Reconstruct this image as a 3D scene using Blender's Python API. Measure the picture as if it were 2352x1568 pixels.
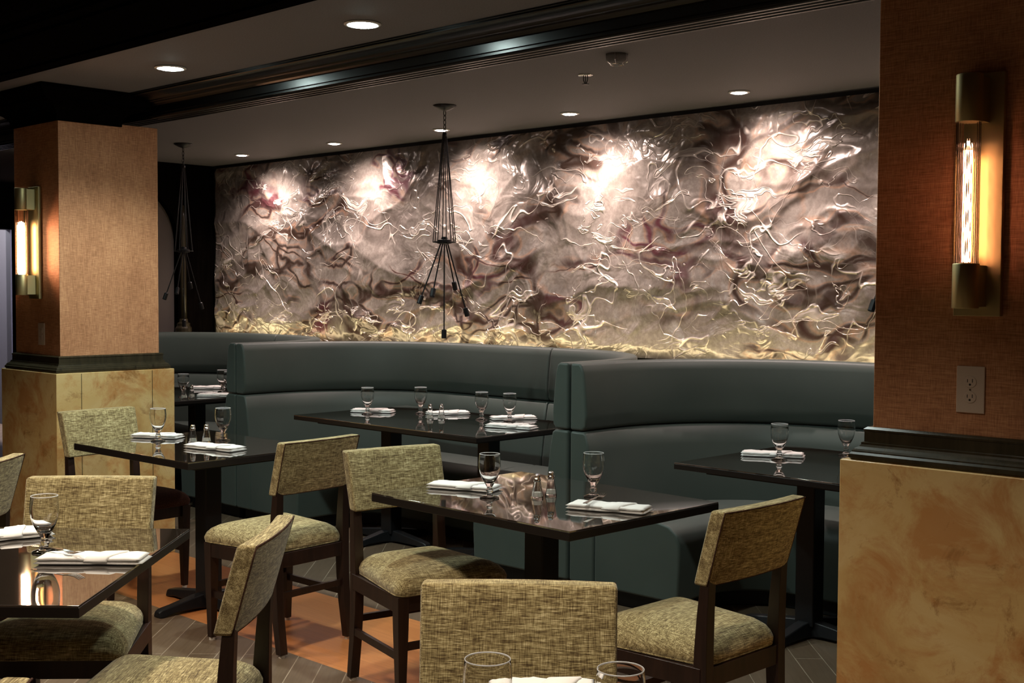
import bpy, bmesh, math, random
from mathutils import Vector, Matrix, noise
random.seed(7)
PI = math.pi
D = bpy.data
for o in list(D.objects): D.objects.remove(o)
sc = bpy.context.scene
COL = sc.collection

# ------------------------------------------------------------------ camera
cd = D.cameras.new('camera'); cam = D.objects.new('camera', cd); COL.objects.link(cam)
cd.sensor_width = 36; cd.lens = 36 * 2800 / 2352; cd.clip_start = 0.05
yaw, pitch, roll = map(math.radians, (43.43, 2.385, 0.304))
fh = Vector((-math.sin(yaw), math.cos(yaw), 0)); rh = Vector((math.cos(yaw), math.sin(yaw), 0)); up = Vector((0, 0, 1))
fw = fh * math.cos(pitch) - up * math.sin(pitch)
u0 = up * math.cos(pitch) + fh * math.sin(pitch)
rt = rh * math.cos(roll) + u0 * math.sin(roll)
u1 = -rh * math.sin(roll) + u0 * math.cos(roll)
mw = Matrix((rt, u1, -fw)).transposed().to_4x4(); mw.translation = Vector((0, 0, 1.5))
cam.matrix_world = mw
sc.camera = cam

# ------------------------------------------------------------------ exposure, world
sc.view_settings.view_transform = 'Standard'; sc.view_settings.look = 'None'
sc.view_settings.gamma = 1; sc.view_settings.use_curve_mapping = False
sc.view_settings.exposure = 0.18
w = D.worlds.new('world'); sc.world = w; w.use_nodes = True
w.node_tree.nodes['Background'].inputs[0].default_value = (1.0, 0.82, 0.66, 1)
w.node_tree.nodes['Background'].inputs[1].default_value = 0.012

# ------------------------------------------------------------------ lights of the room
def spot(loc, target, power, color, angle=100, blend=0.8, size=0.05, parent=None):
    l = D.lights.new('spot', 'SPOT'); l.energy = power; l.color = color
    l.spot_size = math.radians(angle); l.spot_blend = blend; l.shadow_soft_size = size
    o = D.objects.new('lamp_light', l); COL.objects.link(o); o.location = loc
    o.rotation_euler = (Vector(target) - Vector(loc)).to_track_quat('-Z', 'Y').to_euler()
    return o
CEIL = 2.55
COOL = (0.86, 1.0, 0.94); WARM = (1.0, 0.84, 0.66); PINK = (1.0, 0.80, 0.74)
# downlights of the strip between the beams
for x in (-3.775, -5.197, -2.35, -0.93):
    spot((x, 3.12, 2.52), (x, 3.12, 0), 88 if x < -5 else 46, COOL, 138, 0.5, 0.05)
spot((-7.1, 3.09, 2.52), (-7.1, 3.09, 0), 14, COOL, 125, 0.7, 0.05)
# downlights of the front ceiling, above and behind the camera
for x, y, e in ((-5.3, 1.35, 165), (-3.55, 1.35, 175), (-1.75, 1.35, 150), (-4.4, -1.0, 100), (-2.2, -1.2, 75), (-0.2, -0.6, 50), (0.3, 1.2, 75)):
    spot((x, y, 2.68), (x, y, 0), e, WARM, 112, 0.55, 0.12)
# wall washers over the mural
for x in (-8.124, -6.971, -5.854, -4.747, -3.574, -2.42):
    spot((x, 5.47, 2.53), (x, 5.84, 2.10), 46, PINK, 56, 1.0, 0.025)
    spot((x, 5.47, 2.53), (x, 5.84, 1.55), 72, PINK, 128, 1.0, 0.03)
    spot((x, 5.47, 2.53), (x, 5.1, 0), 15, PINK, 165, 1.0, 0.03)
# light strip under the mural
a = D.lights.new('strip', 'AREA'); a.shape = 'RECTANGLE'; a.size = 7.2; a.size_y = 0.04; a.energy = 9; a.color = (1.0, 0.82, 0.46)
ao = D.objects.new('strip_light', a); COL.objects.link(ao); ao.location = (-5.4, 5.725, 1.115)
ao.rotation_euler = (math.radians(180 - 12), 0, 0)

# ------------------------------------------------------------------ materials
def mat(name, color=(0.5, 0.5, 0.5), rough=0.5, metal=0.0, spec=0.5, **kw):
    m = D.materials.new(name); m.use_nodes = True
    b = m.node_tree.nodes['Principled BSDF']
    b.inputs['Base Color'].default_value = (*color, 1)
    b.inputs['Roughness'].default_value = rough
    b.inputs['Metallic'].default_value = metal
    b.inputs['Specular IOR Level'].default_value = spec
    for k, v in kw.items():
        b.inputs[k.replace('_', ' ')].default_value = v
    return m
class NT:
    def __init__(s, m): s.m = m; s.t = m.node_tree; s.b = s.t.nodes['Principled BSDF']
    def n(s, typ, **kw):
        x = s.t.nodes.new(typ)
        for k, v in kw.items():
            if k in x.inputs: x.inputs[k].default_value = v
            else: setattr(x, k, v)
        return x
    def l(s, a, b): s.t.links.new(a, b)
    def coord(s, scale=(1, 1, 1), rot=(0, 0, 0), out='Object', loc=(0, 0, 0)):
        c = s.n('ShaderNodeTexCoord'); m = s.n('ShaderNodeMapping')
        m.inputs['Scale'].default_value = scale; m.inputs['Rotation'].default_value = rot; m.inputs['Location'].default_value = loc
        s.l(c.outputs[out], m.inputs[0]); return m.outputs[0]
    def noise(s, vec, scale=5, detail=4, rough=0.5, dist=0.0):
        x = s.n('ShaderNodeTexNoise'); x.inputs['Scale'].default_value = scale; x.inputs['Detail'].default_value = detail
        x.inputs['Roughness'].default_value = rough; x.inputs['Distortion'].default_value = dist
        s.l(vec, x.inputs['Vector']); return x.outputs['Fac']
    def ramp(s, fac, stops, interp='LINEAR'):
        r = s.n('ShaderNodeValToRGB'); r.color_ramp.interpolation = interp
        el = r.color_ramp.elements
        while len(el) < len(stops): el.new(0.5)
        for e, (p, c) in zip(el, stops):
            e.position = p; e.color = (*c, 1) if len(c) == 3 else c
        s.l(fac, r.inputs[0]); return r.outputs[0]
    def math(s, op, a, b=None, clamp=False):
        x = s.n('ShaderNodeMath', operation=op, use_clamp=clamp)
        for i, v in enumerate((a, b)):
            if v is None: continue
            if isinstance(v, (int, float)): x.inputs[i].default_value = v
            else: s.l(v, x.inputs[i])
        return x.outputs[0]
    def mix(s, fac, a, b, mode='MIX'):
        x = s.n('ShaderNodeMix', data_type='RGBA', blend_type=mode)
        for i, v in ((0, fac), (6, a), (7, b)):
            if isinstance(v, (int, float)): x.inputs[i].default_value = v
            elif isinstance(v, tuple): x.inputs[i].default_value = (*v, 1)
            else: s.l(v, x.inputs[i])
        return x.outputs[2]
    def base(s, c): s.l(c, s.b.inputs['Base Color'])
    def bump(s, h, strength=0.3, dist=0.002):
        x = s.n('ShaderNodeBump'); x.inputs['Strength'].default_value = strength; x.inputs['Distance'].default_value = dist
        s.l(h, x.inputs['Height']); s.l(x.outputs[0], s.b.inputs['Normal'])

def g3(v): return (v, v, v)
def fabric_tweed():
    m = mat('tweed_fabric', rough=0.9, spec=0.15, Sheen_Weight=0.2); k = NT(m)
    h = k.noise(k.coord((480, 30, 480)), 1.0, 3, 0.65)
    v = k.noise(k.coord((34, 480, 34)), 1.0, 3, 0.65)
    sl = k.noise(k.coord((110, 9, 110)), 1.0, 2, 0.5)
    f = k.math('ADD', k.math('MULTIPLY', h, 0.52), k.math('MULTIPLY', v, 0.32))
    f = k.math('ADD', f, k.math('MULTIPLY', sl, 0.16))
    c = k.ramp(f, [(0.40, (0.080, 0.052, 0.022)), (0.48, (0.25, 0.19, 0.085)), (0.545, (0.45, 0.37, 0.18)), (0.62, (0.80, 0.70, 0.42))])
    k.base(c); k.bump(f, 0.5, 0.0025); return m
def fabric_dark():
    m = mat('brown_seat_fabric', rough=0.9, spec=0.1); k = NT(m)
    h = k.noise(k.coord((300, 300, 300)), 1.0, 2)
    k.base(k.ramp(h, [(0.3, (0.03, 0.015, 0.01)), (0.7, (0.10, 0.05, 0.035))])); return m
def dark_wood(name='dark_wood', a=(0.012, 0.0055, 0.0042), b=(0.032, 0.014, 0.009), rough=0.38):
    m = mat(name, rough=rough); k = NT(m)
    f = k.noise(k.coord((30, 30, 3)), 1.0, 4, 0.6, 0.6)
    k.base(k.ramp(f, [(0.3, a), (0.7, b)])); return m
def wallpaper():
    m = mat('woven_wallpaper', rough=0.7, spec=0.3); k = NT(m)
    h = k.noise(k.coord((25, 25, 420)), 1.0, 2, 0.6)
    v = k.noise(k.coord((420, 420, 25)), 1.0, 2, 0.6)
    bl = k.noise(k.coord((9, 9, 3)), 1.0, 3, 0.5)
    f = k.math('ADD', k.math('MULTIPLY', h, 0.4), k.math('ADD', k.math('MULTIPLY', v, 0.4), k.math('MULTIPLY', bl, 0.2)))
    k.base(k.ramp(f, [(0.38, (0.30, 0.125, 0.058)), (0.5, (0.47, 0.215, 0.102)), (0.62, (0.64, 0.33, 0.17))]))
    k.bump(f, 0.4, 0.001); return m
def marble():
    m = mat('yellow_marble', rough=0.24, spec=0.5); k = NT(m)
    c = k.coord((1, 1, 1))
    cloud = k.noise(c, 2.2, 7, 0.6, 0.7)
    big = k.noise(k.coord((1, 1, 1), loc=(3, 1, 7)), 5.0, 9, 0.68, 0.8)
    fine = k.noise(k.coord((1, 1, 1), loc=(9, 4, 2)), 9.0, 10, 0.74, 0.6)
    base = k.ramp(cloud, [(0.30, (0.42, 0.22, 0.07)), (0.45, (0.60, 0.40, 0.16)), (0.56, (0.66, 0.48, 0.22)), (0.72, (0.55, 0.31, 0.12))])
    base = k.mix(k.ramp(big, [(0.47, g3(0)), (0.62, g3(0.8))]), base, (0.47, 0.21, 0.065))
    base = k.mix(k.ramp(fine, [(0.56, g3(0)), (0.68, g3(0.8))]), base, (0.27, 0.12, 0.035))
    k.base(base); return m
def vinyl():
    m = mat('green_booth_vinyl', rough=0.48, spec=0.4, Sheen_Weight=0.12); k = NT(m)
    f = k.noise(k.coord((1, 1, 1)), 260, 2)
    g = k.noise(k.coord((1, 1, 1)), 3, 3)
    c = k.mix(k.ramp(g, [(0.3, g3(0)), (0.7, g3(1))]), (0.042, 0.058, 0.050), (0.053, 0.070, 0.060))
    k.base(c); k.bump(f, 0.12, 0.0006); return m
def brushed(name, color, rough=0.32):
    m = mat(name, color, rough, 1.0); k = NT(m)
    f = k.noise(k.coord((300, 300, 6)), 1.0, 2); k.bump(f, 0.05, 0.0005); return m
def glass(name='clear_glass', ior=1.42, rough=0.0):
    return mat(name, (1, 1, 1), rough, 0.0, 0.5, Transmission_Weight=1.0, IOR=ior)
def granite():
    m = mat('polished_dark_tabletop', rough=0.04, spec=0.5, IOR=2.5, Coat_Weight=1.0, Coat_Roughness=0.02, Coat_IOR=1.9); k = NT(m)
    f = k.noise(k.coord((1, 1, 1)), 420, 2)
    k.base(k.ramp(f, [(0.35, (0.012, 0.009, 0.007)), (0.62, (0.038, 0.028, 0.020))])); return m
def cloth_white():
    m = mat('white_napkin_cloth', (0.82, 0.79, 0.76), 0.85, 0, 0.2); k = NT(m)
    f = k.noise(k.coord((1, 1, 1)), 60, 4); k.bump(f, 0.15, 0.002); return m
def ceiling_paint():
    m = mat('ceiling_paint', (0.30, 0.27, 0.25), 0.8, 0, 0.3); k = NT(m)
    f = k.noise(k.coord((1, 1, 1)), 160, 3)
    k.base(k.ramp(f, [(0.3, (0.135, 0.130, 0.134)), (0.7, (0.175, 0.168, 0.172))])); k.bump(f, 0.2, 0.001); return m
def floor_material():
    m = mat('floor_planks_with_orange_band', rough=0.33, spec=0.4); k = NT(m)
    tc = k.n('ShaderNodeTexCoord'); sep = k.n('ShaderNodeSeparateXYZ'); k.l(tc.outputs['Object'], sep.inputs[0])
    # diagonal planks, running at -47 degrees
    ang = math.radians(-47)
    mp = k.n('ShaderNodeMapping'); mp.inputs['Rotation'].default_value = (0, 0, -ang); k.l(tc.outputs['Object'], mp.inputs[0])
    br = k.n('ShaderNodeTexBrick', offset=0.5)
    br.inputs['Scale'].default_value = 1.0; br.inputs['Brick Width'].default_value = 0.9; br.inputs['Row Height'].default_value = 0.113
    br.inputs['Mortar Size'].default_value = 0.0018; br.inputs['Mortar Smooth'].default_value = 0.1
    br.inputs['Color1'].default_value = (0.135, 0.092, 0.058, 1); br.inputs['Color2'].default_value = (0.175, 0.122, 0.080, 1)
    br.inputs['Mortar'].default_value = (0.42, 0.34, 0.25, 1); k.l(mp.outputs[0], br.inputs['Vector'])
    gr = k.n('ShaderNodeMapping'); gr.inputs['Scale'].default_value = (6, 90, 1); k.l(mp.outputs[0], gr.inputs[0])
    gn = k.noise(gr.outputs[0], 1.0, 4, 0.6, 0.4)
    plank = k.mix(k.ramp(gn, [(0.35, g3(0.0)), (0.7, g3(0.55))]), br.outputs['Color'], (0.085, 0.054, 0.034))
    # orange boards along the room
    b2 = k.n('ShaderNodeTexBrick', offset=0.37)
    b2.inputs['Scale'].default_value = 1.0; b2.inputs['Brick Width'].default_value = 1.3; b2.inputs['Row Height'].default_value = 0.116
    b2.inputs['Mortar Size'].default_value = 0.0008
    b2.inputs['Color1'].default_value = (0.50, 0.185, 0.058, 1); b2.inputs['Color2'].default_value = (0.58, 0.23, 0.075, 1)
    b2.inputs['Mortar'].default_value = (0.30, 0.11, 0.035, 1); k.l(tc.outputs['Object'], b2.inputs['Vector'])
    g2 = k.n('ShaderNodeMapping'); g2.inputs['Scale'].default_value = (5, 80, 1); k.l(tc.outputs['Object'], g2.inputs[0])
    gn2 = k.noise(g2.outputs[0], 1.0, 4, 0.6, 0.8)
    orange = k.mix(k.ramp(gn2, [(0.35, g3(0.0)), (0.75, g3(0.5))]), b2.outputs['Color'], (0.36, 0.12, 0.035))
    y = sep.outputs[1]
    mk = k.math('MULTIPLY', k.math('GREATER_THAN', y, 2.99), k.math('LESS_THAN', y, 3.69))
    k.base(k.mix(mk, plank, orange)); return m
def mural_material():
    m = mat('crinkled_foil_mural', rough=0.28, metal=0.30, spec=0.8); k = NT(m)
    c = k.coord((1, 1, 1))
    def warped(scale, amt, loc):
        mp0 = k.n('ShaderNodeMapping'); mp0.inputs['Location'].default_value = loc; k.l(c, mp0.inputs[0])
        wn = k.n('ShaderNodeTexNoise'); wn.inputs['Scale'].default_value = scale; wn.inputs['Detail'].default_value = 3; k.l(mp0.outputs[0], wn.inputs['Vector'])
        ad = k.n('ShaderNodeVectorMath', operation='MULTIPLY_ADD'); k.l(wn.outputs['Color'], ad.inputs[0]); ad.inputs[1].default_value = (amt, amt, amt); k.l(c, ad.inputs[2])
        return ad.outputs[0]
    def stretch(v, sc_, rot=(0, 0, 0)):
        mp = k.n('ShaderNodeMapping'); mp.inputs['Scale'].default_value = sc_; mp.inputs['Rotation'].default_value = rot; k.l(v, mp.inputs[0]); return mp.outputs[0]
    w1 = warped(1.0, 0.8, (0, 0, 0)); w2 = warped(1.7, 0.55, (4, 4, 4)); w3 = warped(2.6, 0.35, (9, 1, 2))
    f1 = k.noise(stretch(w1, (1.2, 1, 2.2), (0, 0.35, 0)), 1.2, 3, 0.5, 0.5)
    col = k.ramp(f1, [(0.30, (0.14, 0.118, 0.10)), (0.42, (0.29, 0.25, 0.218)), (0.52, (0.46, 0.405, 0.355)), (0.60, (0.38, 0.33, 0.285)), (0.72, (0.25, 0.215, 0.185))])
    grain = k.noise(c, 38, 4, 0.7)
    col = k.mix(k.ramp(grain, [(0.42, g3(0.35)), (0.60, g3(0))]), col, (0.13, 0.10, 0.085))
    # flowing umber and maroon smears
    br = k.math('ABSOLUTE', k.math('SUBTRACT', k.noise(stretch(w2, (0.75, 1, 2.3), (0, -0.25, 0)), 1.35, 1, 0.4, 0.5), 0.52))
    br2 = k.math('ABSOLUTE', k.math('SUBTRACT', k.noise(stretch(w1, (0.8, 1, 2.0), (0, 0.75, 0)), 1.5, 1, 0.4, 0.5), 0.45))
    br3 = k.math('ABSOLUTE', k.math('SUBTRACT', k.noise(stretch(w3, (0.8, 1, 2.0), (0, -0.65, 0)), 1.7, 1, 0.4, 0.5), 0.56))
    br = k.math('MINIMUM', br, k.math('MINIMUM', k.math('MULTIPLY', br2, 1.2), k.math('MULTIPLY', br3, 1.3)))
    edge_n = k.noise(c, 14, 4, 0.6)
    br = k.math('ADD', br, k.math('MULTIPLY', k.math('SUBTRACT', edge_n, 0.5), 0.03))
    msk2 = k.ramp(k.noise(stretch(w3, (1, 1, 1.3)), 1.7, 2, 0.5), [(0.44, g3(0.0)), (0.54, g3(1))])
    core = k.ramp(br, [(0.0, g3(0.95)), (0.014, g3(0.85)), (0.040, g3(0))])
    halo = k.ramp(br, [(0.024, g3(0)), (0.038, g3(0.42)), (0.055, g3(0))])
    tint = k.ramp(k.noise(w2, 1.3, 2), [(0.44, (0.045, 0.022, 0.014)), (0.56, (0.055, 0.020, 0.017)), (0.66, (0.13, 0.03, 0.045))])
    col = k.mix(k.math('MULTIPLY', halo, msk2), col, (0.52, 0.25, 0.12))
    col = k.mix(k.math('MULTIPLY', core, msk2), col, tint)
    # fold highlights and glints of the film, painted pale into the base colour
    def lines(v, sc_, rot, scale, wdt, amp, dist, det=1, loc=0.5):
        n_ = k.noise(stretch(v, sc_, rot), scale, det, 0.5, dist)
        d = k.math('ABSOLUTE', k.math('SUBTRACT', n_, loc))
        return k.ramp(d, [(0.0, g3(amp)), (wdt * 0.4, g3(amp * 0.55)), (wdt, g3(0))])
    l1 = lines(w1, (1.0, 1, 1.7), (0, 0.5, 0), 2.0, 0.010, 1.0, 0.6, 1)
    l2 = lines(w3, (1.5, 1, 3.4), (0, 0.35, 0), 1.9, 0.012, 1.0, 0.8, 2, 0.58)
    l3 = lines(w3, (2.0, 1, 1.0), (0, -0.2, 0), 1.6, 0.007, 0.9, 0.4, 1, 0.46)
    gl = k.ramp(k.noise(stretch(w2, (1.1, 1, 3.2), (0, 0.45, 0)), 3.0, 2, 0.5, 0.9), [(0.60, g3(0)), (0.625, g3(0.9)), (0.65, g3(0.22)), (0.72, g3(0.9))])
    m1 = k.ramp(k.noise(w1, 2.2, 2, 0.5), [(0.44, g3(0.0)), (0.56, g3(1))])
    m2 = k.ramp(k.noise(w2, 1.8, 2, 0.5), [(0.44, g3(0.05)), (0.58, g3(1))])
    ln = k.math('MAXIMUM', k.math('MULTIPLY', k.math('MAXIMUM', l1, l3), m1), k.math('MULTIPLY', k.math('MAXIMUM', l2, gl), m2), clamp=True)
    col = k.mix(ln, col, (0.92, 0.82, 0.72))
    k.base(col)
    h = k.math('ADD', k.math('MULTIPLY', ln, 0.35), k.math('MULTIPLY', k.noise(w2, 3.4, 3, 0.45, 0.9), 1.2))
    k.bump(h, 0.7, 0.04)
    return m

M = dict(
    tweed=fabric_tweed(), brown=fabric_dark(), wood=dark_wood(), paper=wallpaper(), marble=marble(), vinyl=vinyl(),
    trim=dark_wood('glossy_black_wood', (0.002, 0.002, 0.0018), (0.0045, 0.004, 0.0035), 0.26),
    ledge=dark_wood('dark_olive_ledge_wood', (0.022, 0.018, 0.010), (0.045, 0.036, 0.020), 0.25),
    brass=brushed('brushed_brass', (0.52, 0.43, 0.22), 0.5), black=mat('black_powder_metal', (0.012, 0.012, 0.014), 0.42, 0.3),
    blacksat=mat('matte_black', (0.006, 0.006, 0.007), 0.6), chrome=mat('chrome', (0.75, 0.74, 0.72), 0.08, 1.0),
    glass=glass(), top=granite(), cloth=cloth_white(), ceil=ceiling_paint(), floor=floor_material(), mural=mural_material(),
    plate=mat('ivory_plastic', (0.62, 0.50, 0.40), 0.4), slot=mat('dark_slot', (0.02, 0.015, 0.012), 0.6),
    steel=mat('steel', (0.55, 0.52, 0.48), 0.2, 1.0), foot=mat('pale_plastic_glide', (0.6, 0.55, 0.48), 0.5),
    darkwall=mat('dark_wall_paint', (0.016, 0.014, 0.012), 0.7), umber=mat('umber_wall_paint', (0.085, 0.068, 0.060), 0.8),
    lav=mat('pale_lavender_wall', (0.55, 0.52, 0.66), 0.8), salt=mat('white_grains', (0.75, 0.73, 0.66), 0.9),
    rim=mat('whitened_glass_rim', (1, 1, 1), 0.35, 0, 0.8, Transmission_Weight=0.55, IOR=1.5),  # rim highlight put into the material: whitish, only partly clear glass
    edge=mat('black_table_edge', (0.012, 0.009, 0.008), 0.35, 0, 0.4),
    trim2=dark_wood('dull_black_wood', (0.002, 0.0015, 0.0013), (0.004, 0.003, 0.0025), 0.45),
    white=mat('white_trim', (0.7, 0.7, 0.68), 0.5),
)
def emitter(name, color, s):
    m = D.materials.new(name); m.use_nodes = True
    b = m.node_tree.nodes['Principled BSDF']; b.inputs['Base Color'].default_value = (0, 0, 0, 1)
    b.inputs['Emission Color'].default_value = (*color, 1); b.inputs['Emission Strength'].default_value = s
    return m
M['lampcool'] = emitter('cool_lamp_face', (0.80, 1.0, 0.95), 150)
M['lamppink'] = emitter('warm_lamp_face', (1.0, 0.86, 0.80), 40)
M['filament'] = emitter('glowing_filament', (1.0, 0.42, 0.24), 15)
M['frost'] = emitter('glowing_tube', (1.0, 0.74, 0.50), 14)

# ------------------------------------------------------------------ mesh helpers
def finish(name, bm, m, parent=None, smooth=False, bevel=0, seg=2, loc=None, rot=None, angle=35):
    bmesh.ops.recalc_face_normals(bm, faces=bm.faces[:])
    me = D.meshes.new(name); bm.to_mesh(me); bm.free()
    me.materials.append(M[m] if isinstance(m, str) else m)
    o = D.objects.new(name, me); COL.objects.link(o)
    if parent: o.parent = parent
    if loc: o.location = loc
    if rot: o.rotation_euler = rot
    if smooth:
        for p in me.polygons: p.use_smooth = True
    if bevel:
        b = o.modifiers.new('b', 'BEVEL'); b.width = bevel; b.segments = seg; b.limit_method = 'ANGLE'; b.angle_limit = math.radians(angle)
        for p in me.polygons: p.use_smooth = True
        b.harden_normals = True
    return o
def box(bm, x0, x1, y0, y1, z0, z1):
    vs = [bm.verts.new((x, y, z)) for x in (x0, x1) for y in (y0, y1) for z in (z0, z1)]
    for f in ((0, 1, 3, 2), (4, 6, 7, 5), (0, 4, 5, 1), (2, 3, 7, 6), (0, 2, 6, 4), (1, 5, 7, 3)):
        bm.faces.new([vs[i] for i in f])
    return vs
def Box(name, m, x0, x1, y0, y1, z0, z1, parent=None, bevel=0, **k):
    bm = bmesh.new(); box(bm, x0, x1, y0, y1, z0, z1); return finish(name, bm, m, parent, bevel=bevel, **k)
def lathe(bm, prof, seg=24, c=(0, 0, 0), closed=False):
    rings = []
    for r, z in prof:
        if r < 1e-6: rings.append([bm.verts.new((c[0], c[1], c[2] + z))])
        else: rings.append([bm.verts.new((c[0] + r * math.cos(2 * PI * i / seg), c[1] + r * math.sin(2 * PI * i / seg), c[2] + z)) for i in range(seg)])
    if closed: rings.append(rings[0])
    for A, B in zip(rings, rings[1:]):
        for i in range(seg):
            j = (i + 1) % seg
            if len(A) == 1 and len(B) == 1: continue
            if len(A) == 1: bm.faces.new((A[0], B[i], B[j]))
            elif len(B) == 1: bm.faces.new((A[i], A[j], B[0]))
            else: bm.faces.new((A[i], A[j], B[j], B[i]))
def tube(bm, pts, r, seg=8, cap=True):
    rings = []; n = len(pts); pts = [Vector(p) for p in pts]
    ref = Vector((0.3, 0.5, 0.81)).normalized()
    for i, p in enumerate(pts):
        t = (pts[min(i + 1, n - 1)] - pts[max(i - 1, 0)]).normalized()
        a = t.cross(ref).normalized(); b = t.cross(a).normalized()
        rr = r[i] if isinstance(r, (list, tuple)) else r
        rings.append([bm.verts.new(p + (a * math.cos(2 * PI * k / seg) + b * math.sin(2 * PI * k / seg)) * rr) for k in range(seg)])
    for A, B in zip(rings, rings[1:]):
        for k in range(seg): bm.faces.new((A[k], A[(k + 1) % seg], B[(k + 1) % seg], B[k]))
    if cap: bm.faces.new(rings[0][::-1]); bm.faces.new(rings[-1])
def bar(bm, secs):
    """square-section bar through sections (centre, half_x, half_y)"""
    rings = []
    for (x, y, z), hx, hy in secs:
        rings.append([bm.verts.new((x + a * hx, y + b * hy, z)) for a, b in ((-1, -1), (1, -1), (1, 1), (-1, 1))])
    for A, B in zip(rings, rings[1:]):
        for k in range(4): bm.faces.new((A[k], A[(k + 1) % 4], B[(k + 1) % 4], B[k]))
    bm.faces.new(rings[0][::-1]); bm.faces.new(rings[-1])
def prism(bm, poly, axis, a, b):
    """poly of 2D points extruded along axis 0/1/2 from a to b"""
    def P(u, v, w): return {0: (w, u, v), 1: (u, w, v), 2: (u, v, w)}[axis]
    A = [bm.verts.new(P(u, v, a)) for u, v in poly]; B = [bm.verts.new(P(u, v, b)) for u, v in poly]
    n = len(poly)
    for i in range(n): bm.faces.new((A[i], A[(i + 1) % n], B[(i + 1) % n], B[i]))
    bm.faces.new(A[::-1]); bm.faces.new(B)
def tag(o, label, cat, group=None):
    o['label'] = label; o['category'] = cat
    if group: o['group'] = group
    return o
def thing(name, label, cat, loc=(0, 0, 0), rz=0, group=None):
    o = D.objects.new(name, None); COL.objects.link(o); o.location = loc; o.rotation_euler = (0, 0, rz); o.empty_display_size = 0.1
    return tag(o, label, cat, group)
def struct(o): o['kind'] = 'structure'; return o
def dup(root, loc, rz, label, group=None):
    def cp(o, p):
        c = o.copy(); COL.objects.link(c)
        if p: c.parent = p
        for ch in o.children: cp(ch, c)
        return c
    r = cp(root, None); r.location = loc; r.rotation_euler = (0, 0, rz); r['label'] = label
    if group: r['group'] = group
    return r
def first_or_dup(proto, used, loc, rz, label, group=None):
    if not used:
        used.append(1); proto.location = loc; proto.rotation_euler = (0, 0, rz); proto['label'] = label
        if group: proto['group'] = group
        return proto
    return dup(proto, loc, rz, label, group)

# ------------------------------------------------------------------ the room
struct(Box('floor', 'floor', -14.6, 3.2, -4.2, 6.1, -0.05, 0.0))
# ceiling: a low lit plane over strip and booths, a dark field in front of the first beam
bm = bmesh.new(); box(bm, -14.6, 3.2, 2.2, 6.1, CEIL, CEIL + 0.06); struct(finish('ceiling', bm, 'ceil'))
struct(Box('ceiling_front', 'trim', -14.6, 3.2, -4.2, 2.2, 2.70, 2.76))
struct(Box('wall_back', 'darkwall', -14.6, 3.2, 5.87, 6.1, 0, CEIL))
struct(Box('wall_right', 'paper', 3.0, 3.2, -4.2, 5.87, 0, 2.7))
struct(Box('wall_front', 'paper', -14.6, 3.0, -4.4, -4.2, 0, 2.7))
# beam profile helper (Y,Z) extruded along X
def beam(name, prof, m='trim', x0=-14.5, x1=3.0):
    bm = bmesh.new(); prism(bm, prof, 0, x0, x1); return struct(finish(name, bm, m))
def crown_pts(y0, z0, y1, z1, n=7):
    """fillet, cove and bead between the upper outer point (y0,z0) and lower inner point (y1,z1)"""
    dy, dz = y1 - y0, z1 - z0; pts = [(y0, z0), (y0, z0 + dz * 0.12), (y0 + dy * 0.10, z0 + dz * 0.12), (y0 + dy * 0.10, z0 + dz * 0.2)]
    for i in range(n + 1):
        t = i / n * PI / 2
        pts.append((y0 + dy * (0.12 + 0.40 * math.sin(t)), z0 + dz * (0.20 + 0.42 * (1 - math.cos(t)))))
    pts += [(y0 + dy * 0.58, z0 + dz * 0.62), (y0 + dy * 0.58, z0 + dz * 0.70)]
    for i in range(n + 1):
        t = i / n * PI / 2
        pts.append((y0 + dy * (0.62 + 0.38 * (1 - math.cos(t))), z0 + dz * (0.70 + 0.24 * math.sin(t))))
    pts += [(y1, z1)]
    return pts
p = [(3.37, 2.55), (3.37, 2.543), (3.385, 2.543), (3.385, 2.538)]
p += [(3.39 + 0.085 * math.sin(i / 6 * PI / 2), 2.538 - 0.020 * (1 - math.cos(i / 6 * PI / 2)) - 0.004) for i in range(7)]
p += [(3.48, 2.512), (3.505, 2.512), (3.515, 2.506), (3.520, 2.498), (3.535, 2.498), (3.5365, 2.462), (3.548, 2.462), (3.548, 2.450)]
for i in range(4):
    y0_ = 3.556 + i * 0.036; p += [(y0_, 2.450), (y0_ + 0.002, 2.444), (y0_ + 0.008, 2.4405), (y0_ + 0.020, 2.4405), (y0_ + 0.026, 2.444), (y0_ + 0.028, 2.450)]
p += [(3.702, 2.450), (3.702, 2.55)]
beam('trim_1', p)
p = crown_pts(1.72, 2.70, 2.02, 2.46)
p += [(2.03, 2.46), (2.03, 2.45), (2.08, 2.45), (2.08, 2.458), (2.10, 2.458), (2.10, 2.445), (2.38, 2.445), (2.38, 2.452), (2.40, 2.452), (2.40, 2.44), (2.47, 2.44), (2.47, 2.55), (2.40, 2.70)]
beam('trim_2', p, 'trim2')
D.materials['dull_black_wood'].node_tree.nodes['Principled BSDF'].inputs['Specular IOR Level'].default_value = 0.0
D.materials['dull_black_wood'].node_tree.nodes['Principled BSDF'].inputs['Roughness'].default_value = 0.65
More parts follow.
